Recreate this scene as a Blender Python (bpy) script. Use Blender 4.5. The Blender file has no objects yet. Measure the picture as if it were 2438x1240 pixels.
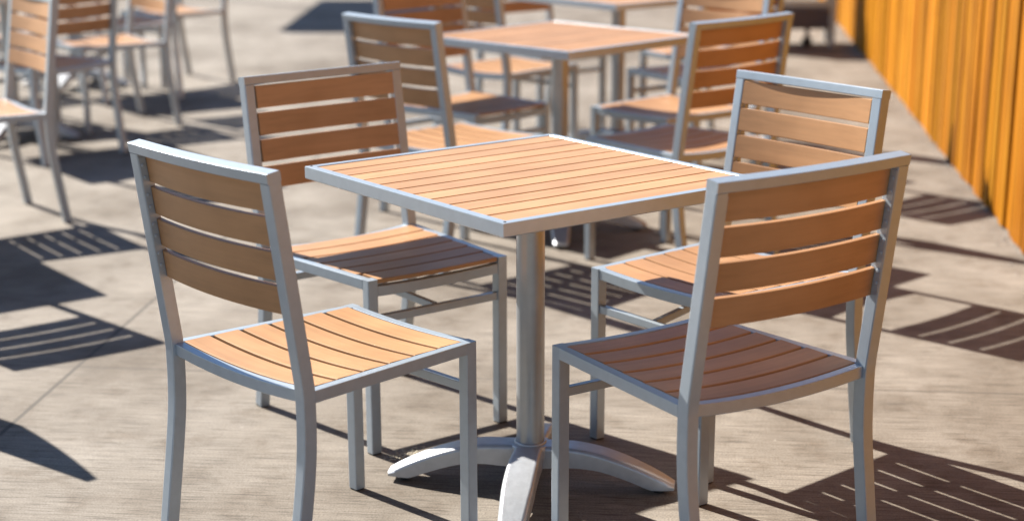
import bpy, math, random
from mathutils import Vector, Matrix
random.seed(7)
R = math.radians
S = bpy.context.scene
col = S.collection

# ------------------------------------------------------------------ camera
cd = bpy.data.cameras.new("camera")
co = bpy.data.objects.new("camera", cd); col.objects.link(co)
fw = Vector((0.55372488, 0.78341117, -0.28223341))
rt = Vector((0.81500405, -0.57938168, -0.00923371))
up = Vector((0.17075466, 0.22490844, 0.95930133))
m = Matrix((rt, up, -fw)).transposed().to_4x4()
m.translation = Vector((-2.2932138, -3.00038876, 1.4644167))
co.matrix_world = m
cd.sensor_width = 36.0
cd.lens = 36.0 * 4095.6 / 2438
cd.shift_x = 102.6 / 2438
cd.shift_y = 189.0 / 2438
cd.clip_start = 0.05; cd.clip_end = 500
cd.dof.use_dof = True
cd.dof.focus_distance = 3.65
cd.dof.aperture_fstop = 2.3
S.camera = co

# ------------------------------------------------------------------ light
SUN_AZ, SUN_EL = 99.5, 36.0
tosun = Vector((math.cos(R(SUN_AZ)) * math.cos(R(SUN_EL)), math.sin(R(SUN_AZ)) * math.cos(R(SUN_EL)), math.sin(R(SUN_EL))))
sd = bpy.data.lights.new("sun", 'SUN'); sd.energy = 5.0; sd.angle = R(0.5); sd.color = (1.0, 0.94, 0.85)
so = bpy.data.objects.new("sun", sd); col.objects.link(so)
so.rotation_euler = tosun.to_track_quat('Z', 'Y').to_euler()
W = bpy.data.worlds.new("World"); S.world = W; W.use_nodes = True
wn = W.node_tree
sky = wn.nodes.new("ShaderNodeTexSky"); sky.sky_type = 'NISHITA'; sky.sun_disc = False
sky.dust_density = 0.2; sky.ozone_density = 4.0; sky.air_density = 1.0
sky.sun_elevation = R(SUN_EL); sky.sun_rotation = R(90 - SUN_AZ)
bg = wn.nodes["Background"]; bg.inputs[1].default_value = 0.05
wn.links.new(sky.outputs[0], bg.inputs[0])
S.view_settings.view_transform = 'Standard'; S.view_settings.look = 'None'
S.view_settings.gamma = 1; S.view_settings.exposure = 1.55

# ------------------------------------------------------------------ materials
def newmat(name):
    mt = bpy.data.materials.new(name); mt.use_nodes = True
    return mt, mt.node_tree, mt.node_tree.nodes["Principled BSDF"]
def N(nt, t, **k):
    n = nt.nodes.new(t)
    for a, b in k.items(): setattr(n, a, b)
    return n
def ramp(nt, stops):
    n = N(nt, "ShaderNodeValToRGB"); e = n.color_ramp.elements
    e[0].position, e[0].color = stops[0][0], (*stops[0][1], 1)
    e[1].position, e[1].color = stops[-1][0], (*stops[-1][1], 1)
    for p, c in stops[1:-1]:
        x = e.new(p); x.color = (*c, 1)
    return n
def mapping(nt, src, scale, rot=(0, 0, 0)):
    tc = N(nt, "ShaderNodeTexCoord"); mp = N(nt, "ShaderNodeMapping")
    mp.inputs["Scale"].default_value = scale; mp.inputs["Rotation"].default_value = rot
    nt.links.new(tc.outputs[src], mp.inputs[0]); return mp
def noise(nt, mp, scale, detail=4, rough=.5):
    n = N(nt, "ShaderNodeTexNoise"); n.inputs["Scale"].default_value = scale
    n.inputs["Detail"].default_value = detail; n.inputs["Roughness"].default_value = rough
    nt.links.new(mp.outputs[0], n.inputs[0]); return n
def mix(nt, mode, fac, a, b):
    n = N(nt, "ShaderNodeMix", data_type='RGBA', blend_type=mode)
    for sock, v in ((n.inputs[0], fac), (n.inputs[6], a), (n.inputs[7], b)):
        if isinstance(v, (int, float)): sock.default_value = v
        elif isinstance(v, tuple): sock.default_value = (*v, 1)
        else: nt.links.new(v, sock)
    return n.outputs[2]
def math_(nt, op, a, b=None, c=None):
    n = N(nt, "ShaderNodeMath", operation=op)
    for i, v in enumerate((a, b, c)):
        if v is None: continue
        if isinstance(v, (int, float)): n.inputs[i].default_value = v
        else: nt.links.new(v, n.inputs[i])
    return n.outputs[0]
def bump(nt, b, h, strength, dist):
    n = N(nt, "ShaderNodeBump"); n.inputs["Strength"].default_value = strength; n.inputs["Distance"].default_value = dist
    nt.links.new(h, n.inputs["Height"]); nt.links.new(n.outputs[0], b.inputs["Normal"])

def metal_mat(name, c, rough, metallic, streak=.06):
    mt, nt, b = newmat(name)
    mp = mapping(nt, "Object", (1, 1, 1)); n1 = noise(nt, mp, 40, 5, .6)
    c0 = tuple(x * (1 - streak * 1.6) for x in c); c1 = tuple(min(1, x * (1 + streak)) for x in c)
    r = ramp(nt, [(.3, c0), (.7, c1)]); nt.links.new(n1.outputs[0], r.inputs[0])
    nt.links.new(r.outputs[0], b.inputs["Base Color"])
    b.inputs["Metallic"].default_value = metallic
    n2 = noise(nt, mp, 160, 3, .6)
    nt.links.new(math_(nt, 'MULTIPLY_ADD', n2.outputs[0], .14, rough - .07), b.inputs["Roughness"])
    n3 = noise(nt, mp, 900, 2, .5); bump(nt, b, n3.outputs[0], .06, .0005)
    return mt
M_frame = metal_mat("powder_grey_aluminium", (.365, .422, .475), .37, .46, .035)
M_column = metal_mat("brushed_column_steel", (.37, .395, .42), .33, .7, .03)
M_base = metal_mat("cast_polished_aluminium", (.44, .46, .49), .42, .5, .06)

def slat_mat(name, c, grain_axis=0):
    mt, nt, b = newmat(name)
    sc = [70, 70, 70]; sc[grain_axis] = 1.6
    mp = mapping(nt, "Object", tuple(sc)); n1 = noise(nt, mp, 1.0, 6, .62)
    mp2 = mapping(nt, "Object", (1, 1, 1)); n2 = noise(nt, mp2, 7, 3, .5)
    r = ramp(nt, [(.25, tuple(x * .84 for x in c)), (.5, c), (.8, tuple(min(1, x * 1.10) for x in c))])
    nt.links.new(n1.outputs[0], r.inputs[0])
    r2 = ramp(nt, [(.32, (.86, .84, .82)), (.62, (1.02, 1.02, 1.03))]); nt.links.new(n2.outputs[0], r2.inputs[0])
    at = N(nt, "ShaderNodeAttribute", attribute_name="tone")
    k = mix(nt, 'MULTIPLY', 1.0, r.outputs[0], r2.outputs[0])
    oi = N(nt, "ShaderNodeObjectInfo"); r5 = ramp(nt, [(0, (.90, .88, .87)), (.5, (1, 1, 1)), (1, (1.05, 1.06, 1.08))]); nt.links.new(oi.outputs["Random"], r5.inputs[0])
    k = mix(nt, 'MULTIPLY', 1.0, k, r5.outputs[0])
    nt.links.new(mix(nt, 'MULTIPLY', 1.0, k, at.outputs["Color"]), b.inputs["Base Color"])
    b.inputs["Roughness"].default_value = .46
    b.inputs["Specular IOR Level"].default_value = .28
    bump(nt, b, n1.outputs[0], .15, .0008)
    return mt
TEAK = (.415, .224, .104)
M_slat = slat_mat("teak_composite_slats", TEAK, 0)
mt, nt, b = newmat("black_plastic"); b.inputs["Base Color"].default_value = (.012, .012, .013, 1); b.inputs["Roughness"].default_value = .5
M_black = mt
mt, nt, b = newmat("screw_steel"); b.inputs["Base Color"].default_value = (.36, .40, .43, 1); b.inputs["Metallic"].default_value = .25; b.inputs["Roughness"].default_value = .3
M_screw = mt
mt, nt, b = newmat("dark_panel"); b.inputs["Base Color"].default_value = (.085, .07, .075, 1); b.inputs["Roughness"].default_value = .6
M_dark = mt

# broom finished concrete, joints run parallel to the fence (48 degrees)
FA = 47.6
mt, nt, b = newmat("broomed_concrete"); M_conc = mt
mpR = mapping(nt, "Object", (1, 1, 1), (0, 0, R(-FA)))          # x along the joints, y across
st = N(nt, "ShaderNodeMapping"); st.inputs["Scale"].default_value = (190, 7, 1); nt.links.new(mpR.outputs[0], st.inputs[0])
nst = noise(nt, st, 1.0, 5, .6)
st2 = N(nt, "ShaderNodeMapping"); st2.inputs["Scale"].default_value = (60, 2.6, 1); nt.links.new(mpR.outputs[0], st2.inputs[0])
nst2 = noise(nt, st2, 1.0, 4, .6)
nbig = noise(nt, mpR, 1.3, 6, .6); nmid = noise(nt, mpR, 7, 6, .65); nfine = noise(nt, mpR, 230, 3, .6)
base = ramp(nt, [(.34, (.108, .086, .064)), (.46, (.165, .141, .114)), (.62, (.218, .192, .161))]); nt.links.new(nbig.outputs[0], base.inputs[0])
r1 = ramp(nt, [(.36, (.50, .48, .46)), (.47, (.98, .98, .98)), (.7, (1.20, 1.20, 1.20))]); nt.links.new(nst.outputs[0], r1.inputs[0])
r2 = ramp(nt, [(.3, (.88, .87, .86)), (.6, (1.03, 1.03, 1.03))]); nt.links.new(nst2.outputs[0], r2.inputs[0])
r3 = ramp(nt, [(.3, (.70, .65, .60)), (.48, (1, 1, 1)), (.70, (1.12, 1.13, 1.14))]); nt.links.new(nmid.outputs[0], r3.inputs[0])
r4 = ramp(nt, [(.3, (.62, .61, .60)), (.5, (1, 1, 1)), (.72, (1.28, 1.28, 1.28))]); nt.links.new(nfine.outputs[0], r4.inputs[0])
c = mix(nt, 'MULTIPLY', 1.0, base.outputs[0], r1.outputs[0]); c = mix(nt, 'MULTIPLY', 1.0, c, r2.outputs[0])
c = mix(nt, 'MULTIPLY', 1.0, c, r3.outputs[0]); c = mix(nt, 'MULTIPLY', 1.0, c, r4.outputs[0])
# rare pale specks and dark specks
vo = N(nt, "ShaderNodeTexVoronoi"); vo.inputs["Scale"].default_value = 8.0; nt.links.new(mpR.outputs[0], vo.inputs[0])
vd = math_(nt, 'ADD', vo.outputs["Distance"], math_(nt, 'MULTIPLY', nfine.outputs[0], .03))
sepc = N(nt, "ShaderNodeSeparateColor"); nt.links.new(vo.outputs["Color"], sepc.inputs[0])
spk = math_(nt, 'LESS_THAN', vd, .045); white = math_(nt, 'GREATER_THAN', sepc.outputs[0], .45); dk = math_(nt, 'LESS_THAN', sepc.outputs[0], .16)
c = mix(nt, 'MIX', math_(nt, 'MULTIPLY', math_(nt, 'MULTIPLY', spk, white), .75), c, (.42, .39, .34))
c = mix(nt, 'MIX', math_(nt, 'MULTIPLY', math_(nt, 'MULTIPLY', spk, dk), .8), c, (.05, .045, .04))
# saw-cut joints
sx = N(nt, "ShaderNodeSeparateXYZ"); nt.links.new(mpR.outputs[0], sx.inputs[0])
def joint(o, off, per, wdt):
    t = math_(nt, 'MODULO', math_(nt, 'ADD', o, off + per * 50), per)
    return math_(nt, 'LESS_THAN', math_(nt, 'ABSOLUTE', math_(nt, 'SUBTRACT', t, per / 2)), wdt)
# across-joint coordinate of the photographed joint through (0.036, 2.089)
jy = -0.036 * math.sin(R(FA)) + 2.089 * math.cos(R(FA))
J1 = joint(sx.outputs[1], -jy + 1.48, 2.96, .0065)
J2 = joint(sx.outputs[0], 2.2, 6.0, .0045)
J = math_(nt, 'MAXIMUM', J1, J2)
c = mix(nt, 'MIX', math_(nt, 'MULTIPLY', J, .8), c, (.055, .046, .038))
nt.links.new(c, b.inputs["Base Color"])
b.inputs["Roughness"].default_value = .78; b.inputs["Specular IOR Level"].default_value = .3
h = math_(nt, 'SUBTRACT', math_(nt, 'ADD', nst.outputs[0], math_(nt, 'MULTIPLY', nfine.outputs[0], .3)), math_(nt, 'MULTIPLY', J, 2.0))
bump(nt, b, h, .35, .003)

# stained fence boards
mt, nt, b = newmat("orange_stained_boards"); M_fence = mt
mp = mapping(nt, "Object", (55, 55, 1.6)); n1 = noise(nt, mp, 1.0, 6, .6)
mp2 = mapping(nt, "Object", (4, 4, 1.4)); n2 = noise(nt, mp2, 1.0, 4, .6)
at = N(nt, "ShaderNodeAttribute", attribute_name="tone")
r = ramp(nt, [(.28, (.14, .042, .002)), (.40, (.33, .125, .005)), (.56, (.42, .172, .008)), (.8, (.50, .23, .012))]); nt.links.new(n1.outputs[0], r.inputs[0])
r2 = ramp(nt, [(.3, (.66, .58, .5)), (.55, (1, 1, 1)), (.75, (1.08, 1.15, 1.2))]); nt.links.new(n2.outputs[0], r2.inputs[0])
cc = mix(nt, 'MULTIPLY', .85, r.outputs[0], r2.outputs[0])
# knots
mp3 = mapping(nt, "Object", (7, 7, 1.7)); vk = N(nt, "ShaderNodeTexVoronoi"); vk.inputs["Scale"].default_value = 1.0; nt.links.new(mp3.outputs[0], vk.inputs[0])
cc = mix(nt, 'MIX', math_(nt, 'MULTIPLY', math_(nt, 'LESS_THAN', vk.outputs["Distance"], .07), .7), cc, (.12, .035, .005))
nt.links.new(mix(nt, 'MULTIPLY', 1.0, cc, at.outputs["Color"]), b.inputs["Base Color"])
b.inputs["Roughness"].default_value = .6; b.inputs["Specular IOR Level"].default_value = .05
bump(nt, b, n1.outputs[0], .4, .003)

mt, nt, b = newmat("grit"); M_grit = mt
mp = mapping(nt, "Object", (1, 1, 1)); n1 = noise(nt, mp, 30, 5, .7)
r = ramp(nt, [(.35, (.16, .15, .14)), (.65, (.42, .40, .37))]); nt.links.new(n1.outputs[0], r.inputs[0]); nt.links.new(r.outputs[0], b.inputs["Base Color"])
b.inputs["Roughness"].default_value = .9
mt, nt, b = newmat("pale_crumb"); b.inputs["Base Color"].default_value = (.40, .36, .27, 1); b.inputs["Roughness"].default_value = .9; M_crumb = mt
mt, nt, b = newmat("shade_caster_canvas"); M_canvas = mt
mp = mapping(nt, "Object", (1, 1, 1)); n1 = noise(nt, mp, 400, 2, .5)
r = ramp(nt, [(.3, (.5, .45, .36)), (.7, (.6, .55, .45))]); nt.links.new(n1.outputs[0], r.inputs[0]); nt.links.new(r.outputs[0], b.inputs["Base Color"])

# ------------------------------------------------------------------ mesh helpers
def weighted_normals(me, cosl):
    for p in me.polygons: p.use_smooth = True
    me.update()
    adj = [[] for _ in me.vertices]
    nr = [p.normal.copy() for p in me.polygons]; ar = [p.area for p in me.polygons]
    for p in me.polygons:
        for v in p.vertices: adj[v].append(p.index)
    out = []
    for p in me.polygons:
        n0 = nr[p.index]
        for v in p.vertices:
            acc = Vector((0, 0, 0))
            for q in adj[v]:
                if nr[q].dot(n0) > cosl: acc += nr[q] * (ar[q] ** 2)
            out.append(acc.normalized() if acc.length > 0 else n0)
    me.normals_split_custom_set(out)
class MB:
    def __init__(s): s.v = []; s.f = []; s.t = []
    def add(s, vs, fs, tone=1.0):
        o = len(s.v); s.v += [tuple(v) for v in vs]
        s.f += [tuple(i + o for i in f) for f in fs]
        s.t += [tone] * len(vs)
    def build(s, name, mat, parent=None, angle=28):
        me = bpy.data.meshes.new(name); me.from_pydata(s.v, [], s.f); me.materials.append(mat)
        a = me.color_attributes.new("tone", 'FLOAT_COLOR', 'POINT')
        for i, t in enumerate(s.t):
            a.data[i].color = (t, t, t, 1) if isinstance(t, (int, float)) else (*t, 1)
        weighted_normals(me, math.cos(R(max(angle, 38))))
        o = bpy.data.objects.new(name, me); col.objects.link(o)
        if parent is not None: o.parent = parent
        return o
def section(w, h, c):
    """chamfered rectangle, w along first axis, h along second"""
    a, b_ = w / 2, h / 2; k = c * .3
    pts = []
    for sx_, sy_, flip in ((1, 1, 0), (-1, 1, 1), (-1, -1, 0), (1, -1, 1)):
        q = [(a, b_ - c), (a - k, b_ - k), (a - c, b_)]
        q = [(x * sx_, y * sy_) for x, y in q]
        pts += q[::-1] if flip else q
    return pts
def sweep(mb, pts, secs, nrm, cap=True, tone=1.0):
    """pts: centre line; secs: list of section pts (one per point or one); nrm: list of (axisA, axisB) frames"""
    n = len(pts); k = len(secs[0]); vs = []
    for i, p in enumerate(pts):
        A, B = nrm[i] if isinstance(nrm, list) else nrm
        sc = secs[i] if len(secs) > 1 else secs[0]
        for (u, v) in sc: vs.append(Vector(p) + Vector(A) * u + Vector(B) * v)
    fs = []
    for i in range(n - 1):
        for j in range(k):
            a = i * k + j; b_ = i * k + (j + 1) % k
            fs.append((a, b_, b_ + k, a + k))
    if cap:
        fs.append(tuple(range(k))[::-1]); fs.append(tuple(range((n - 1) * k, n * k)))
    mb.add(vs, fs, tone)
def bar(mb, p, q, w, h, upv=(0, 0, 1), c=.0025, tone=1.0):
    p, q = Vector(p), Vector(q); t = (q - p).normalized()
    A = t.cross(Vector(upv)).normalized(); B = A.cross(t)
    sweep(mb, [p, q], [section(w, h, c)], (A, B), tone=tone)
def frames2d(pts):
    """frames for a path in a plane x=const: A = +x, B = perpendicular to the tangent"""
    fr = []
    for i in range(len(pts)):
        a = Vector(pts[max(0, i - 1)]); b_ = Vector(pts[min(len(pts) - 1, i + 1)])
        t = (b_ - a).normalized(); A = Vector((1, 0, 0)); B = A.cross(t).normalized()
        A2 = t.cross(B).normalized() * -1
        fr.append((A, B))
    return fr
def catmull(P, n=5):
    out = []
    for i in range(len(P) - 1):
        p0, p1, p2, p3 = P[max(i - 1, 0)], P[i], P[i + 1], P[min(i + 2, len(P) - 1)]
        for k in range(n):
            t = k / n
            out.append(tuple(.5 * ((2 * b_) + (-a + c_) * t + (2 * a - 5 * b_ + 4 * c_ - d) * t * t + (-a + 3 * b_ - 3 * c_ + d) * t ** 3)
                             for a, b_, c_, d in zip(p0, p1, p2, p3)))
    out.append(tuple(P[-1])); return out
def lathe(mb, prof, n=40, c=(0, 0), tone=1.0):
    vs = [(c[0] + r * math.cos(2 * math.pi * j / n), c[1] + r * math.sin(2 * math.pi * j / n), z) for r, z in prof for j in range(n)]
    fs = [(i * n + j, i * n + (j + 1) % n, (i + 1) * n + (j + 1) % n, (i + 1) * n + j) for i in range(len(prof) - 1) for j in range(n)]
    fs.append(tuple(range(n))[::-1]); fs.append(tuple(range((len(prof) - 1) * n, len(prof) * n)))
    mb.add(vs, fs, tone)
def empty(name, loc, rz, label, cat, group=None):
    o = bpy.data.objects.new(name, None); col.objects.link(o); o.empty_display_size = .2
    o.location = loc; o.rotation_euler = (0, 0, R(rz)); o["label"] = label; o["category"] = cat
    if group: o["group"] = group
    return o
def copy_tree(o, parent=None):
    c_ = o.copy(); col.objects.link(c_)
    if parent is not None: c_.parent = parent
    for ch in [x for x in list(col.objects) if x.parent == o]: copy_tree(ch, c_)
    return c_

# ------------------------------------------------------------------ chair
WT, WR, WF = .478, .486, .419     # outer widths: back top, rear at seat, front at seat
DF, HS, HB = .449, .442, .876     # seat depth, seat height, back height
PW, PD = .0285, .031              # post width, post depth
HR = .026
SAG = .0095
def tone_rand(): return random.choice((.88, .95, 1.0, 1.02, 1.07)) * random.uniform(.98, 1.02)

def make_chair(label, low_front=False):
    root = empty("patio_chair", (0, 0, 0), 0, label, "chair", "aluminium and teak slat chairs on the patio")
    lean = math.atan2(.061, .434)
    # rear legs with their back posts
    for s in (-1, 1):
        mb = MB()
        xs, xt, xf = s * (WR / 2 - PW / 2), s * (WT / 2 - PW / 2), s * (WR / 2 - PW / 2 - .002)
        key = [(xf, -.0605, .004), (xf, -.046, .10), (xs, -.030, .20), (xs, -.0185, .29), (xs, -.0145, .36), (xs, -.0145, .43)]
        path = catmull(key, 6)
        zt = HB - .0215; f = (zt - .455) / (HB - .455)
        top = (xs + (xt - xs) * f, -.0165 - (.0755 - .0165) * f, zt)
        path += [(xs, -.0160, .452), tuple(xs * .5 + top[0] * .5 if i == 0 else (-.0160 * .5 + top[1] * .5 if i == 1 else .452 * .5 + top[2] * .5) for i in range(3)), top]
        sweep(mb, path, [section(PW, PD, .0035)], frames2d(path))
        o = mb.build("leg", M_frame, root)
        # bracket plate and screws on the inner face of the post
        bk = MB()
        for i in range(8):
            z = .612 + i * .0310; t = (z - .455) / (HB - .455)
            x = xs + (xt - xs) * t; y = -.0165 - .059 * t
            px = x - s * (PW / 2 + .0018)
            yc = y - .0065
            if i % 2 == 0: z += .006
            vs = []; fs = []
            for rr, off in ((.0042, -.001), (.0040, .0012), (.0024, .0022)):
                vs += [(px - s * off, yc + rr * math.cos(a * math.pi / 4), z + rr * math.sin(a * math.pi / 4)) for a in range(8)]
            for q in range(2): fs += [(q * 8 + j, q * 8 + (j + 1) % 8, q * 8 + 8 + (j + 1) % 8, q * 8 + 8 + j) for j in range(8)]
            fs.append(tuple(range(16, 24))); bk.add(vs, fs)
        z0, z1 = .600, .846
        t0, t1 = (z0 - .455) / .421, (z1 - .455) / .421
        p = (xs + (xt - xs) * t0 - s * (PW / 2 + .0008), -.0165 - .059 * t0 - .006, z0); q = (xs + (xt - xs) * t1 - s * (PW / 2 + .0008), -.0165 - .059 * t1 - .006, z1)
        bar(bk, p, q, .0016, .015, (0, 1, 0), c=.0003)
        bk.build("slat_bracket", M_screw, root)
        fc = MB(); bar(fc, (xf, -.0605, 0), (xf, -.0605, .010), PW - .003, PD - .003, (0, 1, 0)); fc.build("foot_cap", M_black, o)
    # front legs
    for s in (-1, 1):
        x = s * (WF / 2 - PW / 2); y = DF - .0135
        mb = MB(); bar(mb, (x, y, .004), (x, y, HS), PW, .027, (0, 1, 0), c=.003)
        o = mb.build("leg", M_frame, root)
        fc = MB(); bar(fc, (x, y, 0), (x, y, .008), PW - .003, .024, (0, 1, 0)); fc.build("foot_cap", M_black, o)
    # top rail of the back, mitred flush over the posts and bowed to the rear
    mb = MB(); n = 20; pts = []; fr = []
    B = Vector((0, -math.sin(lean), math.cos(lean))); A = Vector((0, math.cos(lean), math.sin(lean)))
    for i in range(n + 1):
        u = -1 + 2 * i / n
        e = max(0, 1 - (abs(u) / .94) ** 2)
        pts.append(Vector((u * WT / 2, -.0740, HB - .0108)) + A * (-.0085 * e)); fr.append((A, B))
    sweep(mb, pts, [section(PD, .0214, .0026)], fr); mb.build("top_rail", M_frame, root)
    # back slats: one mesh, four bowed slats
    mb = MB()
    h, g = (.0582, .0098) if not low_front else (.0572, .0108); sth = .0118 if not low_front else .0185
    for k in range(4):
        zc = .8525 - h / 2 - k * (h + g)
        t = (zc - .455) / (HB - .455); yb = -.0165 - .059 * t + .0085
        hw = (WR / 2 + (WT / 2 - WR / 2) * t) - PW - .0015
        pts = []
        for i in range(25):
            u = -1 + i / 12; e = 1 - u * u
            pts.append(Vector((u * hw, yb, zc)) + A * (-.0155 * e))
        sweep(mb, pts, [section(sth, h, .0022)], [(A, B)] * 25, tone=tone_rand())
    mb.build("backrest", M_slat, root)
    # seat frame: two side rails, bowed rear and front rails
    mb = MB()
    for s in (-1, 1):
        xr, xf_ = s * (WR / 2 - .011), s * (WF / 2 - .011)
        bar(mb, (xr, -.002, HS - HR / 2), (xf_, DF - .0275, HS - HR / 2), .022, HR, c=.0025)
    def rail(y, w, drop, sag):
        pts = []; fr = []; n = 20
        for i in range(n + 1):
            u = -1 + 2 * i / n; pts.append(Vector((u * w, y, HS - HR / 2 - drop - sag * (1 - u * u)))); fr.append((Vector((0, -1, 0)), Vector((0, 0, 1))))
        sweep(mb, pts, [section(.022, HR, .0025)], fr)
    rail(-.010, WR / 2 - PW - .0005, .0, SAG + .002)
    fdrop = .0165 if low_front else .0
    rail(DF - .013, WF / 2 - PW - .0005, fdrop, .004 if low_front else SAG * .55)
    mb.build("seat_frame", M_frame, root)
    # seat slats: six saddle-shaped slats in one mesh
    mb = MB()
    y0 = .0035; y1 = DF - (.004 if low_front else .026); n = 6; gap = .0075
    wd = (y1 - y0 - gap * (n - 1)) / n
    for k in range(n):
        yc = y0 + wd / 2 + k * (wd + gap)
        front = k / (n - 1); ends = 0
        hw = (WR / 2 + (WF / 2 - WR / 2) * yc / DF) - .0225
        if low_front and k == n - 1: hw = WF / 2 - PW - .001
        pts = []
        sg = SAG + .0015 - .005 * front if not low_front else SAG * .55 * (1 - front * .6)
        for i in range(21):
            u = -1 + i / 10
            pts.append(Vector((u * hw, yc, HS - .0055 - sg * (1 - u * u))))
        # u axis: y, v axis: z
        sweep(mb, pts, [section(wd, .012, .003)], [(Vector((0, -1, 0)), Vector((0, 0, 1)))] * 21, tone=tone_rand())
    mb.build("seat", M_slat, root)
    # stretcher between the front legs, centre bar rising under the seat
    mb = MB()
    bar(mb, (-(WF / 2 - PW), DF - .0135, .340), (WF / 2 - PW, DF - .0135, .340), .018, .020)
    bar(mb, (0, DF - .024, .342), (0, .03 if not low_front else .0, .418 if not low_front else .352), .016, .018)
    if low_front: bar(mb, (-(WR / 2 - PW), -.0145, .352), (WR / 2 - PW, -.0145, .352), .018, .020)
    mb.build("stretcher", M_frame, root)
    return root

# ------------------------------------------------------------------ table
TX, TY, TH = .3574, .3812, .74
def make_table(label):
    root = empty("patio_table", (0, 0, 0), 0, label, "table", "square teak-topped pedestal tables")
    fh, fwid = .029, .020
    mb = MB()
    # mitred frame
    def ring(z, ix): return [(-TX + ix, -TY + ix, z), (TX - ix, -TY + ix, z), (TX - ix, TY - ix, z), (-TX + ix, TY - ix, z)]
    c_ = .0022
    prof = [(fwid, TH - .0007), (fwid - .0007, TH), (c_, TH), (c_ * .3, TH - c_ * .3), (0, TH - c_), (0, TH - fh + c_), (c_, TH - fh), (fwid, TH - fh)]
    vs = []; fs = []
    for ix, z in prof: vs += ring(z, ix)
    k = len(prof)
    for i in range(k):
        for j in range(4):
            a = i * 4 + j; b_ = i * 4 + (j + 1) % 4; a2 = ((i + 1) % k) * 4 + j; b2 = ((i + 1) % k) * 4 + (j + 1) % 4
            fs.append((a, a2, b2, b_))
    mb.add(vs, fs)
    mb.build("table_frame", M_frame, root)
    for sx_ in (-1, 1):
        for sy_ in (-1, 1):
            mb = MB(); lathe(mb, [(.0034, TH - .001), (.0034, TH + .0004), (.0026, TH + .0010)], 14, (sx_ * (TX - .011), sy_ * (TY - .011))); mb.build("screw", M_black, root)
    mb = MB(); n = 11; gap = .0060
    iy = TY - fwid - .0012; wd = (2 * iy - gap * (n - 1)) / n
    for i in range(n):
        y = -iy + wd / 2 + i * (wd + gap)
        j = random.uniform(-.0006, .0006)
        sweep(mb, [Vector((-TX + fwid + .001, y, TH - .0072 + j * .3)), Vector((TX - fwid - .001, y, TH - .0072 - j * .3))], [section(wd, .012, .0018)], (Vector((0, 1, 0)), Vector((0, 0, 1))), tone=tone_rand())
    mb.build("tabletop", M_slat, root)
    mb = MB()   # dark support sheet under the slats
    bar(mb, (-TX + .03, 0, TH - .0175), (TX - .03, 0, TH - .0175), 2 * TY - .05, .004, c=.0005); 
    bar(mb, (-.13, 0, TH - .0265), (.13, 0, TH - .0265), .26, .008, c=.002)
    mb.build("support_plate", M_black, root)
    mb = MB()
    lathe(mb, [(.0325, .110), (.0325, TH - .0305)], 44)
    cl = mb.build("column", M_column, root)
    mb = MB(); lathe(mb, [(.038, .098), (.038, .1085), (.0365, .1110), (.034, .112)], 44); mb.build("collar", M_base, cl)
    # base: hub and four arched arms
    mb = MB()
    lathe(mb, [(.046, .066), (.050, .072), (.052, .098), (.047, .1062), (.03, .108)], 40)
    hub = mb.build("hub", M_base, root)
    for q in range(4):
        a = R(45 + 90 * q) ; d = Vector((math.cos(a), math.sin(a), 0)); sd_ = Vector((-d.y, d.x, 0))
        mb = MB(); vs = []; n = 18
        L = .336
        for i in range(n + 1):
            t = i / n; r = .030 + (L - .030) * t
            top = .1065 - .004 * t - .079 * max(0, t - .2) ** 1.7 / .8 ** 1.7
            th = .041 - .002 * t
            bot = top - th - .012 * max(0, 1 - t * 2.2)
            
            bot = max(.0125, bot)
            w = .033 + .003 * math.sin(math.pi * t) - .005 * max(0, t - .6) / .4
            if t > .93: w *= 1 - (t - .93) * 2.2
            cw = .006
            for (u, z) in ((-w, bot), (-w - .001, top - min(.010, (top - bot) * .5)), (-w + cw * .5, top - .003), (-w + cw * 1.6, top), (w - cw * 1.6, top), (w - cw * .5, top - .003), (w + .001, top - min(.010, (top - bot) * .5)), (w, bot)):
                vs.append(d * r + sd_ * u + Vector((0, 0, z)))
        fs = []
        for i in range(n):
            for j in range(8):
                a0 = i * 8 + j; b0 = i * 8 + (j + 1) % 8; fs.append((a0, a0 + 8, b0 + 8, b0))
        fs.append(tuple(range(8))); fs.append(tuple(range(n * 8, n * 8 + 8))[::-1])
        mb.add(vs, fs)
        arm = mb.build("base_arm", M_base, root, 35)
        mb = MB(); p = d * .300
        lathe(mb, [(.013, 0.0), (.015, .003), (.014, .011), (.010, .013)], 20, (p.x, p.y)); mb.build("glide", M_black, arm)
    return root

# ------------------------------------------------------------------ setting
mb = MB()
g = 60
mb.add([(-g, -g, 0), (g, -g, 0), (g, g, 0), (-g, g, 0)], [(0, 1, 2, 3)])
o = mb.build("ground", M_conc); o["kind"] = "structure"

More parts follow.
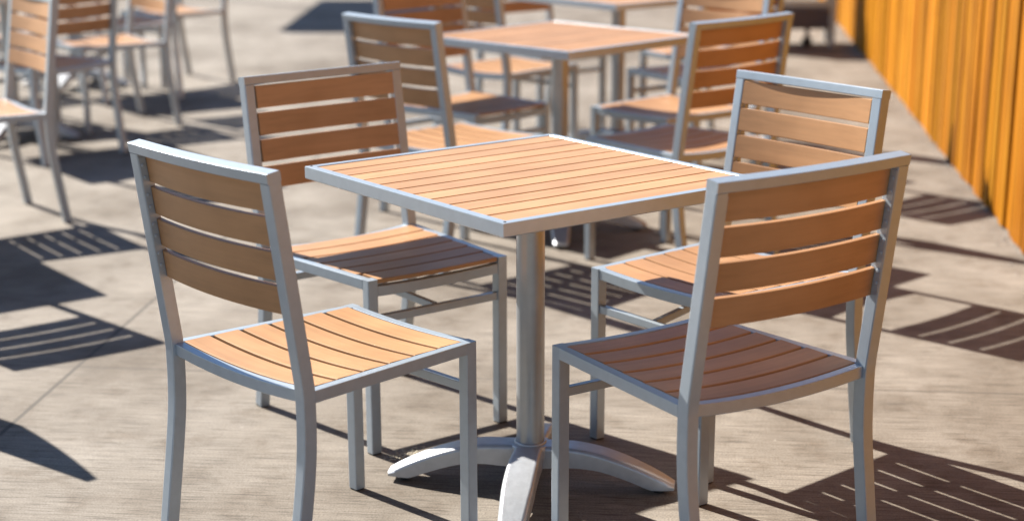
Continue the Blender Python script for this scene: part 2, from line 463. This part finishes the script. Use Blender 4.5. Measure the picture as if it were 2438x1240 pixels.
# fence
fd = Vector((math.cos(R(47.8)), math.sin(R(47.8)), 0)); fn = Vector((-fd.y, fd.x, 0))
F0 = Vector((2.877, .809, 0)) - fd * 4.0
fence = empty("board_fence", F0, 47.8, "tall fence of vertical orange stained boards on the right", "fence")
random.seed(11)
bds = MB(); x = 0
L = 16.5; H = 2.3
i = 0
slits = (4.0 + 1.83 * 0 + 0,)
def board(mbx, x0, x1, y, zb, th, tone, cut=0, cuth=.1, skew=0, c=.003):
    """one upright board: outline extruded through its thickness, front edges eased, an optional splintered bottom corner"""
    out = [(x0, zb), (x1 - cut, zb)] + ([(x1 - cut * .35, zb + cuth * .55)] if cut else []) + [(x1, zb + cuth), (x1, H), (x0, H)]
    inn = [(x0 + c, zb + c * .3), (x1 - cut - c, zb + c * .3)] + ([(x1 - cut * .35 - c, zb + cuth * .55)] if cut else []) + [(x1 - c, zb + cuth), (x1 - c, H), (x0 + c, H)]
    n = len(out); vs = []
    for yy, pl in ((y, out), (y + th - c, out), (y + th, inn)): vs += [(px + skew * pz, yy, pz) for px, pz in pl]
    fs = []
    for k in range(2): fs += [(k * n + a, k * n + (a + 1) % n, (k + 1) * n + (a + 1) % n, (k + 1) * n + a) for a in range(n)]
    fs += [tuple(range(n))[::-1], tuple(range(2 * n, 3 * n))]
    mbx.add(vs, fs, tone)
holes = [(4.66, .05, .21), (5.77, .022, .14), (6.86, .03, .17), (9.95, .03, .34)]   # where a board's foot has split away
while x < L:
    w = random.choice((.07, .085, .092, .092, .105))
    cut, ch = 0, .1
    for hx, cw, hh in holes:
        if x < hx <= x + w: cut, ch = cw, hh
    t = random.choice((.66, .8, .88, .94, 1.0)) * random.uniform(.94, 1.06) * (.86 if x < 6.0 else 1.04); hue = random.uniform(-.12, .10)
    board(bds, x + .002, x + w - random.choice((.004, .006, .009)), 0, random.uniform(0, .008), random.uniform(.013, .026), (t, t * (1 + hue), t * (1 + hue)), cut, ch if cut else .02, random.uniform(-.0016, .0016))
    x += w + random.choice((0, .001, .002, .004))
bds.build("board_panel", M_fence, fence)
bk = MB()
x = -.05
while x < L:
    board(bk, x, x + .155, -.024, .03, .016, random.uniform(.3, .45)); x += .158  # added dark-toned layer: the shade in the board gaps is put into its colour
bk.build("gap_shade_backing", M_fence, fence)
for z in (.35, 1.15, 1.95):
    mb = MB(); bar(mb, (-.1, -.046, z), (L, -.046, z), .04, .09, tone=.7); mb.build("fence_rail", M_fence, fence)
# gritty strip of concrete crumbs along the foot of the fence
mb = MB(); random.seed(3)
for i in range(520):
    s_ = random.uniform(2.6, 11); off = abs(random.gauss(.03, .035)) + .022; r = random.uniform(.002, .0075)
    p = F0 + fd * s_ + fn * off
    vs = [(p.x + r * random.uniform(.6, 1.2) * math.cos(k * 1.2566), p.y + r * random.uniform(.6, 1.2) * math.sin(k * 1.2566), .0005) for k in range(5)] + [(p.x, p.y, r * random.uniform(.5, 1))]
    mb.add(vs, [(k, (k + 1) % 5, 5) for k in range(5)])
o = mb.build("grit", M_grit); o["kind"] = "stuff"; o["label"] = "loose grey grit along the foot of the orange fence"; o["category"] = "grit"

# ------------------------------------------------------------------ placing
random.seed(5)
T1 = make_table("sharp foreground square table with a teak slat top on a round column")
chA = make_chair("front left chair seen from behind, glaring white top rail and fully sunlit seat")
chC = make_chair("chair behind the foreground table's left side, facing the camera with dark shaded back slats", True)
def place(src, x, y, rz, label):
    c_ = copy_tree(src); c_.location = (x, y, 0); c_.rotation_euler = (0, 0, R(rz)); c_["label"] = label; return c_
chA.location = (-.7492, -.0234, 0); chA.rotation_euler = (0, 0, R(-83.3))
chC.location = (.0084, .8373, 0); chC.rotation_euler = (0, 0, R(181))
place(chA, .0183, -.7543, -2.5, "front right chair seen from behind, its whole seat in brown shade")
place(chA, .7693, -.0309, 91.1, "chair with sunlit back slats and a curved shadow under its top rail")
place(T1, 1.7297, 2.0821, 7.9, "blurred square table behind the foreground table, its whole pale top in view")
place(chA, .9361, 1.9097, -82.2, "blurred chair left of the second table, seen from behind with bright top rail")
place(chA, 1.7432, 1.2161, 4.4, "blurred chair with vivid orange back slats at the right front of the second table")
place(chA, 2.4165, 1.995, 93.4, "blurred chair beyond the second table with sunlit seat, its back cut by the top edge")
place(chC, 1.6086, 2.7534, 189.2, "blurred chair left behind the second table, seat half sunlit and half shaded")
place(T1, 2.9894, 3.2361, 1.6, "third square table, only its near corner showing at the top edge")
place(chA, 2.249, 3.3548, -84, "blurred chair left of the third table, sunlit seat seen under the second tabletop")
place(chA, 3.0, 2.49, 0, "blurred chair with a shaded purple seat right in front of the third table")
place(chA, 3.74, 3.22, 90, "far blurred chair on the fence side of the third table")
place(chC, 3.0, 4.03, 180, "far blurred chair on the far side of the third table")
# left group
place(T1, -.60, 3.60, 0, "table outside the left edge that throws a solid square shadow")
place(chA, .215, 3.60, 88, "chair at the left edge with pale sunlit back slats, facing left")
place(chA, -.60, 2.86, -1, "chair outside the left edge whose back throws a three-gap shadow")
place(T1, -1.85, 2.09, 0, "square table outside the left edge beyond the nearest left chair")
place(chA, -1.09, 2.07, 90, "chair outside the left edge that throws the pointed shadow at the lower left")
place(T1, .85, 5.42, 0, "table behind the left edge chair, only its shaded base and column showing")
place(chA, .87, 4.68, 14, "blurred chair with brown shaded back slats, right behind the left edge chair")
place(chA, 1.63, 5.50, 90, "blurred chair with a glaring white seat edge left of the open floor")
place(chC, 1.02, 6.17, 172, "far chair behind the blurred table in the upper left corner")
place(T1, 1.85, 7.0, 0, "far square table at the top left, only its base in view")
place(chA, 1.12, 7.05, -88, "far chair facing the farthest left table, mostly hidden behind nearer chairs")
place(chA, 1.9, 6.2, -4, "far chair at the top left with an orange lower slat and shaded seat")
place(chA, 2.62, 6.82, 100, "farthest chair at the top left, only its long thin rear legs in view")

# far steel stand with a dark panel beside the fence
st_ = empty("utility_stand", (6.60, 5.88, 0), -40, "low metal stand with dark panels at the far end of the fence", "stand")
for sx_ in (-.45, .45):
    for sy_ in (-.16, .16):
        m2 = MB(); bar(m2, (sx_, sy_, .0), (sx_, sy_, .80), .035, .035, (0, 1, 0)); m2.build("leg", M_frame, st_)
m2 = MB(); bar(m2, (-.43, 0, .19), (.43, 0, .19), .30, .14); m2.build("panel", M_dark, st_)
m2 = MB(); bar(m2, (-.43, 0, .56), (.43, 0, .56), .30, .42); m2.build("panel", M_dark, st_)
m2 = MB(); bar(m2, (-.43, -.16, .30), (.43, -.16, .30), .02, .04); m2.build("crossbar", M_frame, st_)
m2 = MB(); bar(m2, (-.47, 0, .82), (.47, 0, .82), .40, .03); m2.build("top", M_frame, st_)
m2 = MB(); bar(m2, (.28, -.12, .03), (.28, -.12, .12), .03, .03, (0, 1, 0)); o = m2.build("castor", M_dark, st_)
m2 = MB(); bar(m2, (.25, -.135, .03), (.31, -.105, .03), .03, .06, c=.012); m2.build("wheel", M_black, o)

# pale crumbs beside the foreground table's base
mb = MB(); random.seed(9)
for i in range(90):
    t = random.random(); px_ = -.165 + .075 * t + random.gauss(0, .012); py_ = .335 + .02 * t + random.gauss(0, .016); r = random.uniform(.0015, .0055)
    vs = [(px_ + r * random.uniform(.6, 1.3) * math.cos(k * 1.2566), py_ + r * random.uniform(.6, 1.3) * math.sin(k * 1.2566), .0005) for k in range(5)] + [(px_, py_, r * random.uniform(.3, .7))]
    mb.add(vs, [(k, (k + 1) % 5, 5) for k in range(5)])
o = mb.build("crumbs", M_crumb); o["kind"] = "stuff"; o["label"] = "pale dry crumbs on the floor beside the foreground table base"; o["category"] = "crumbs"

# unseen shade caster, added only to throw the shadow across the far floor
pr = empty("shade_caster", (5.1, 12.62, 0), 52, "added unseen shade caster that throws the shadow on the far floor", "shade_caster")
mb = MB(); q = 1.3; q2 = .62
vs = [(0, 0, 2.75)] + [(q * sx_, q2 * sy_, 2.42) for sx_, sy_ in ((-1, -1), (1, -1), (1, 1), (-1, 1))] + [(q * sx_, q2 * sy_, 2.27) for sx_, sy_ in ((-1, -1), (1, -1), (1, 1), (-1, 1))]
mb.add(vs, [(0, 1, 2), (0, 2, 3), (0, 3, 4), (0, 4, 1), (1, 5, 6, 2), (2, 6, 7, 3), (3, 7, 8, 4), (4, 8, 5, 1)])
mb.build("caster_top", M_canvas, pr)
mb = MB(); lathe(mb, [(.025, 0), (.025, 2.73)], 20); mb.build("caster_pole", M_column, pr)
mb = MB(); lathe(mb, [(.30, 0), (.30, .04), (.05, .08)], 32); mb.build("base", M_dark, pr)
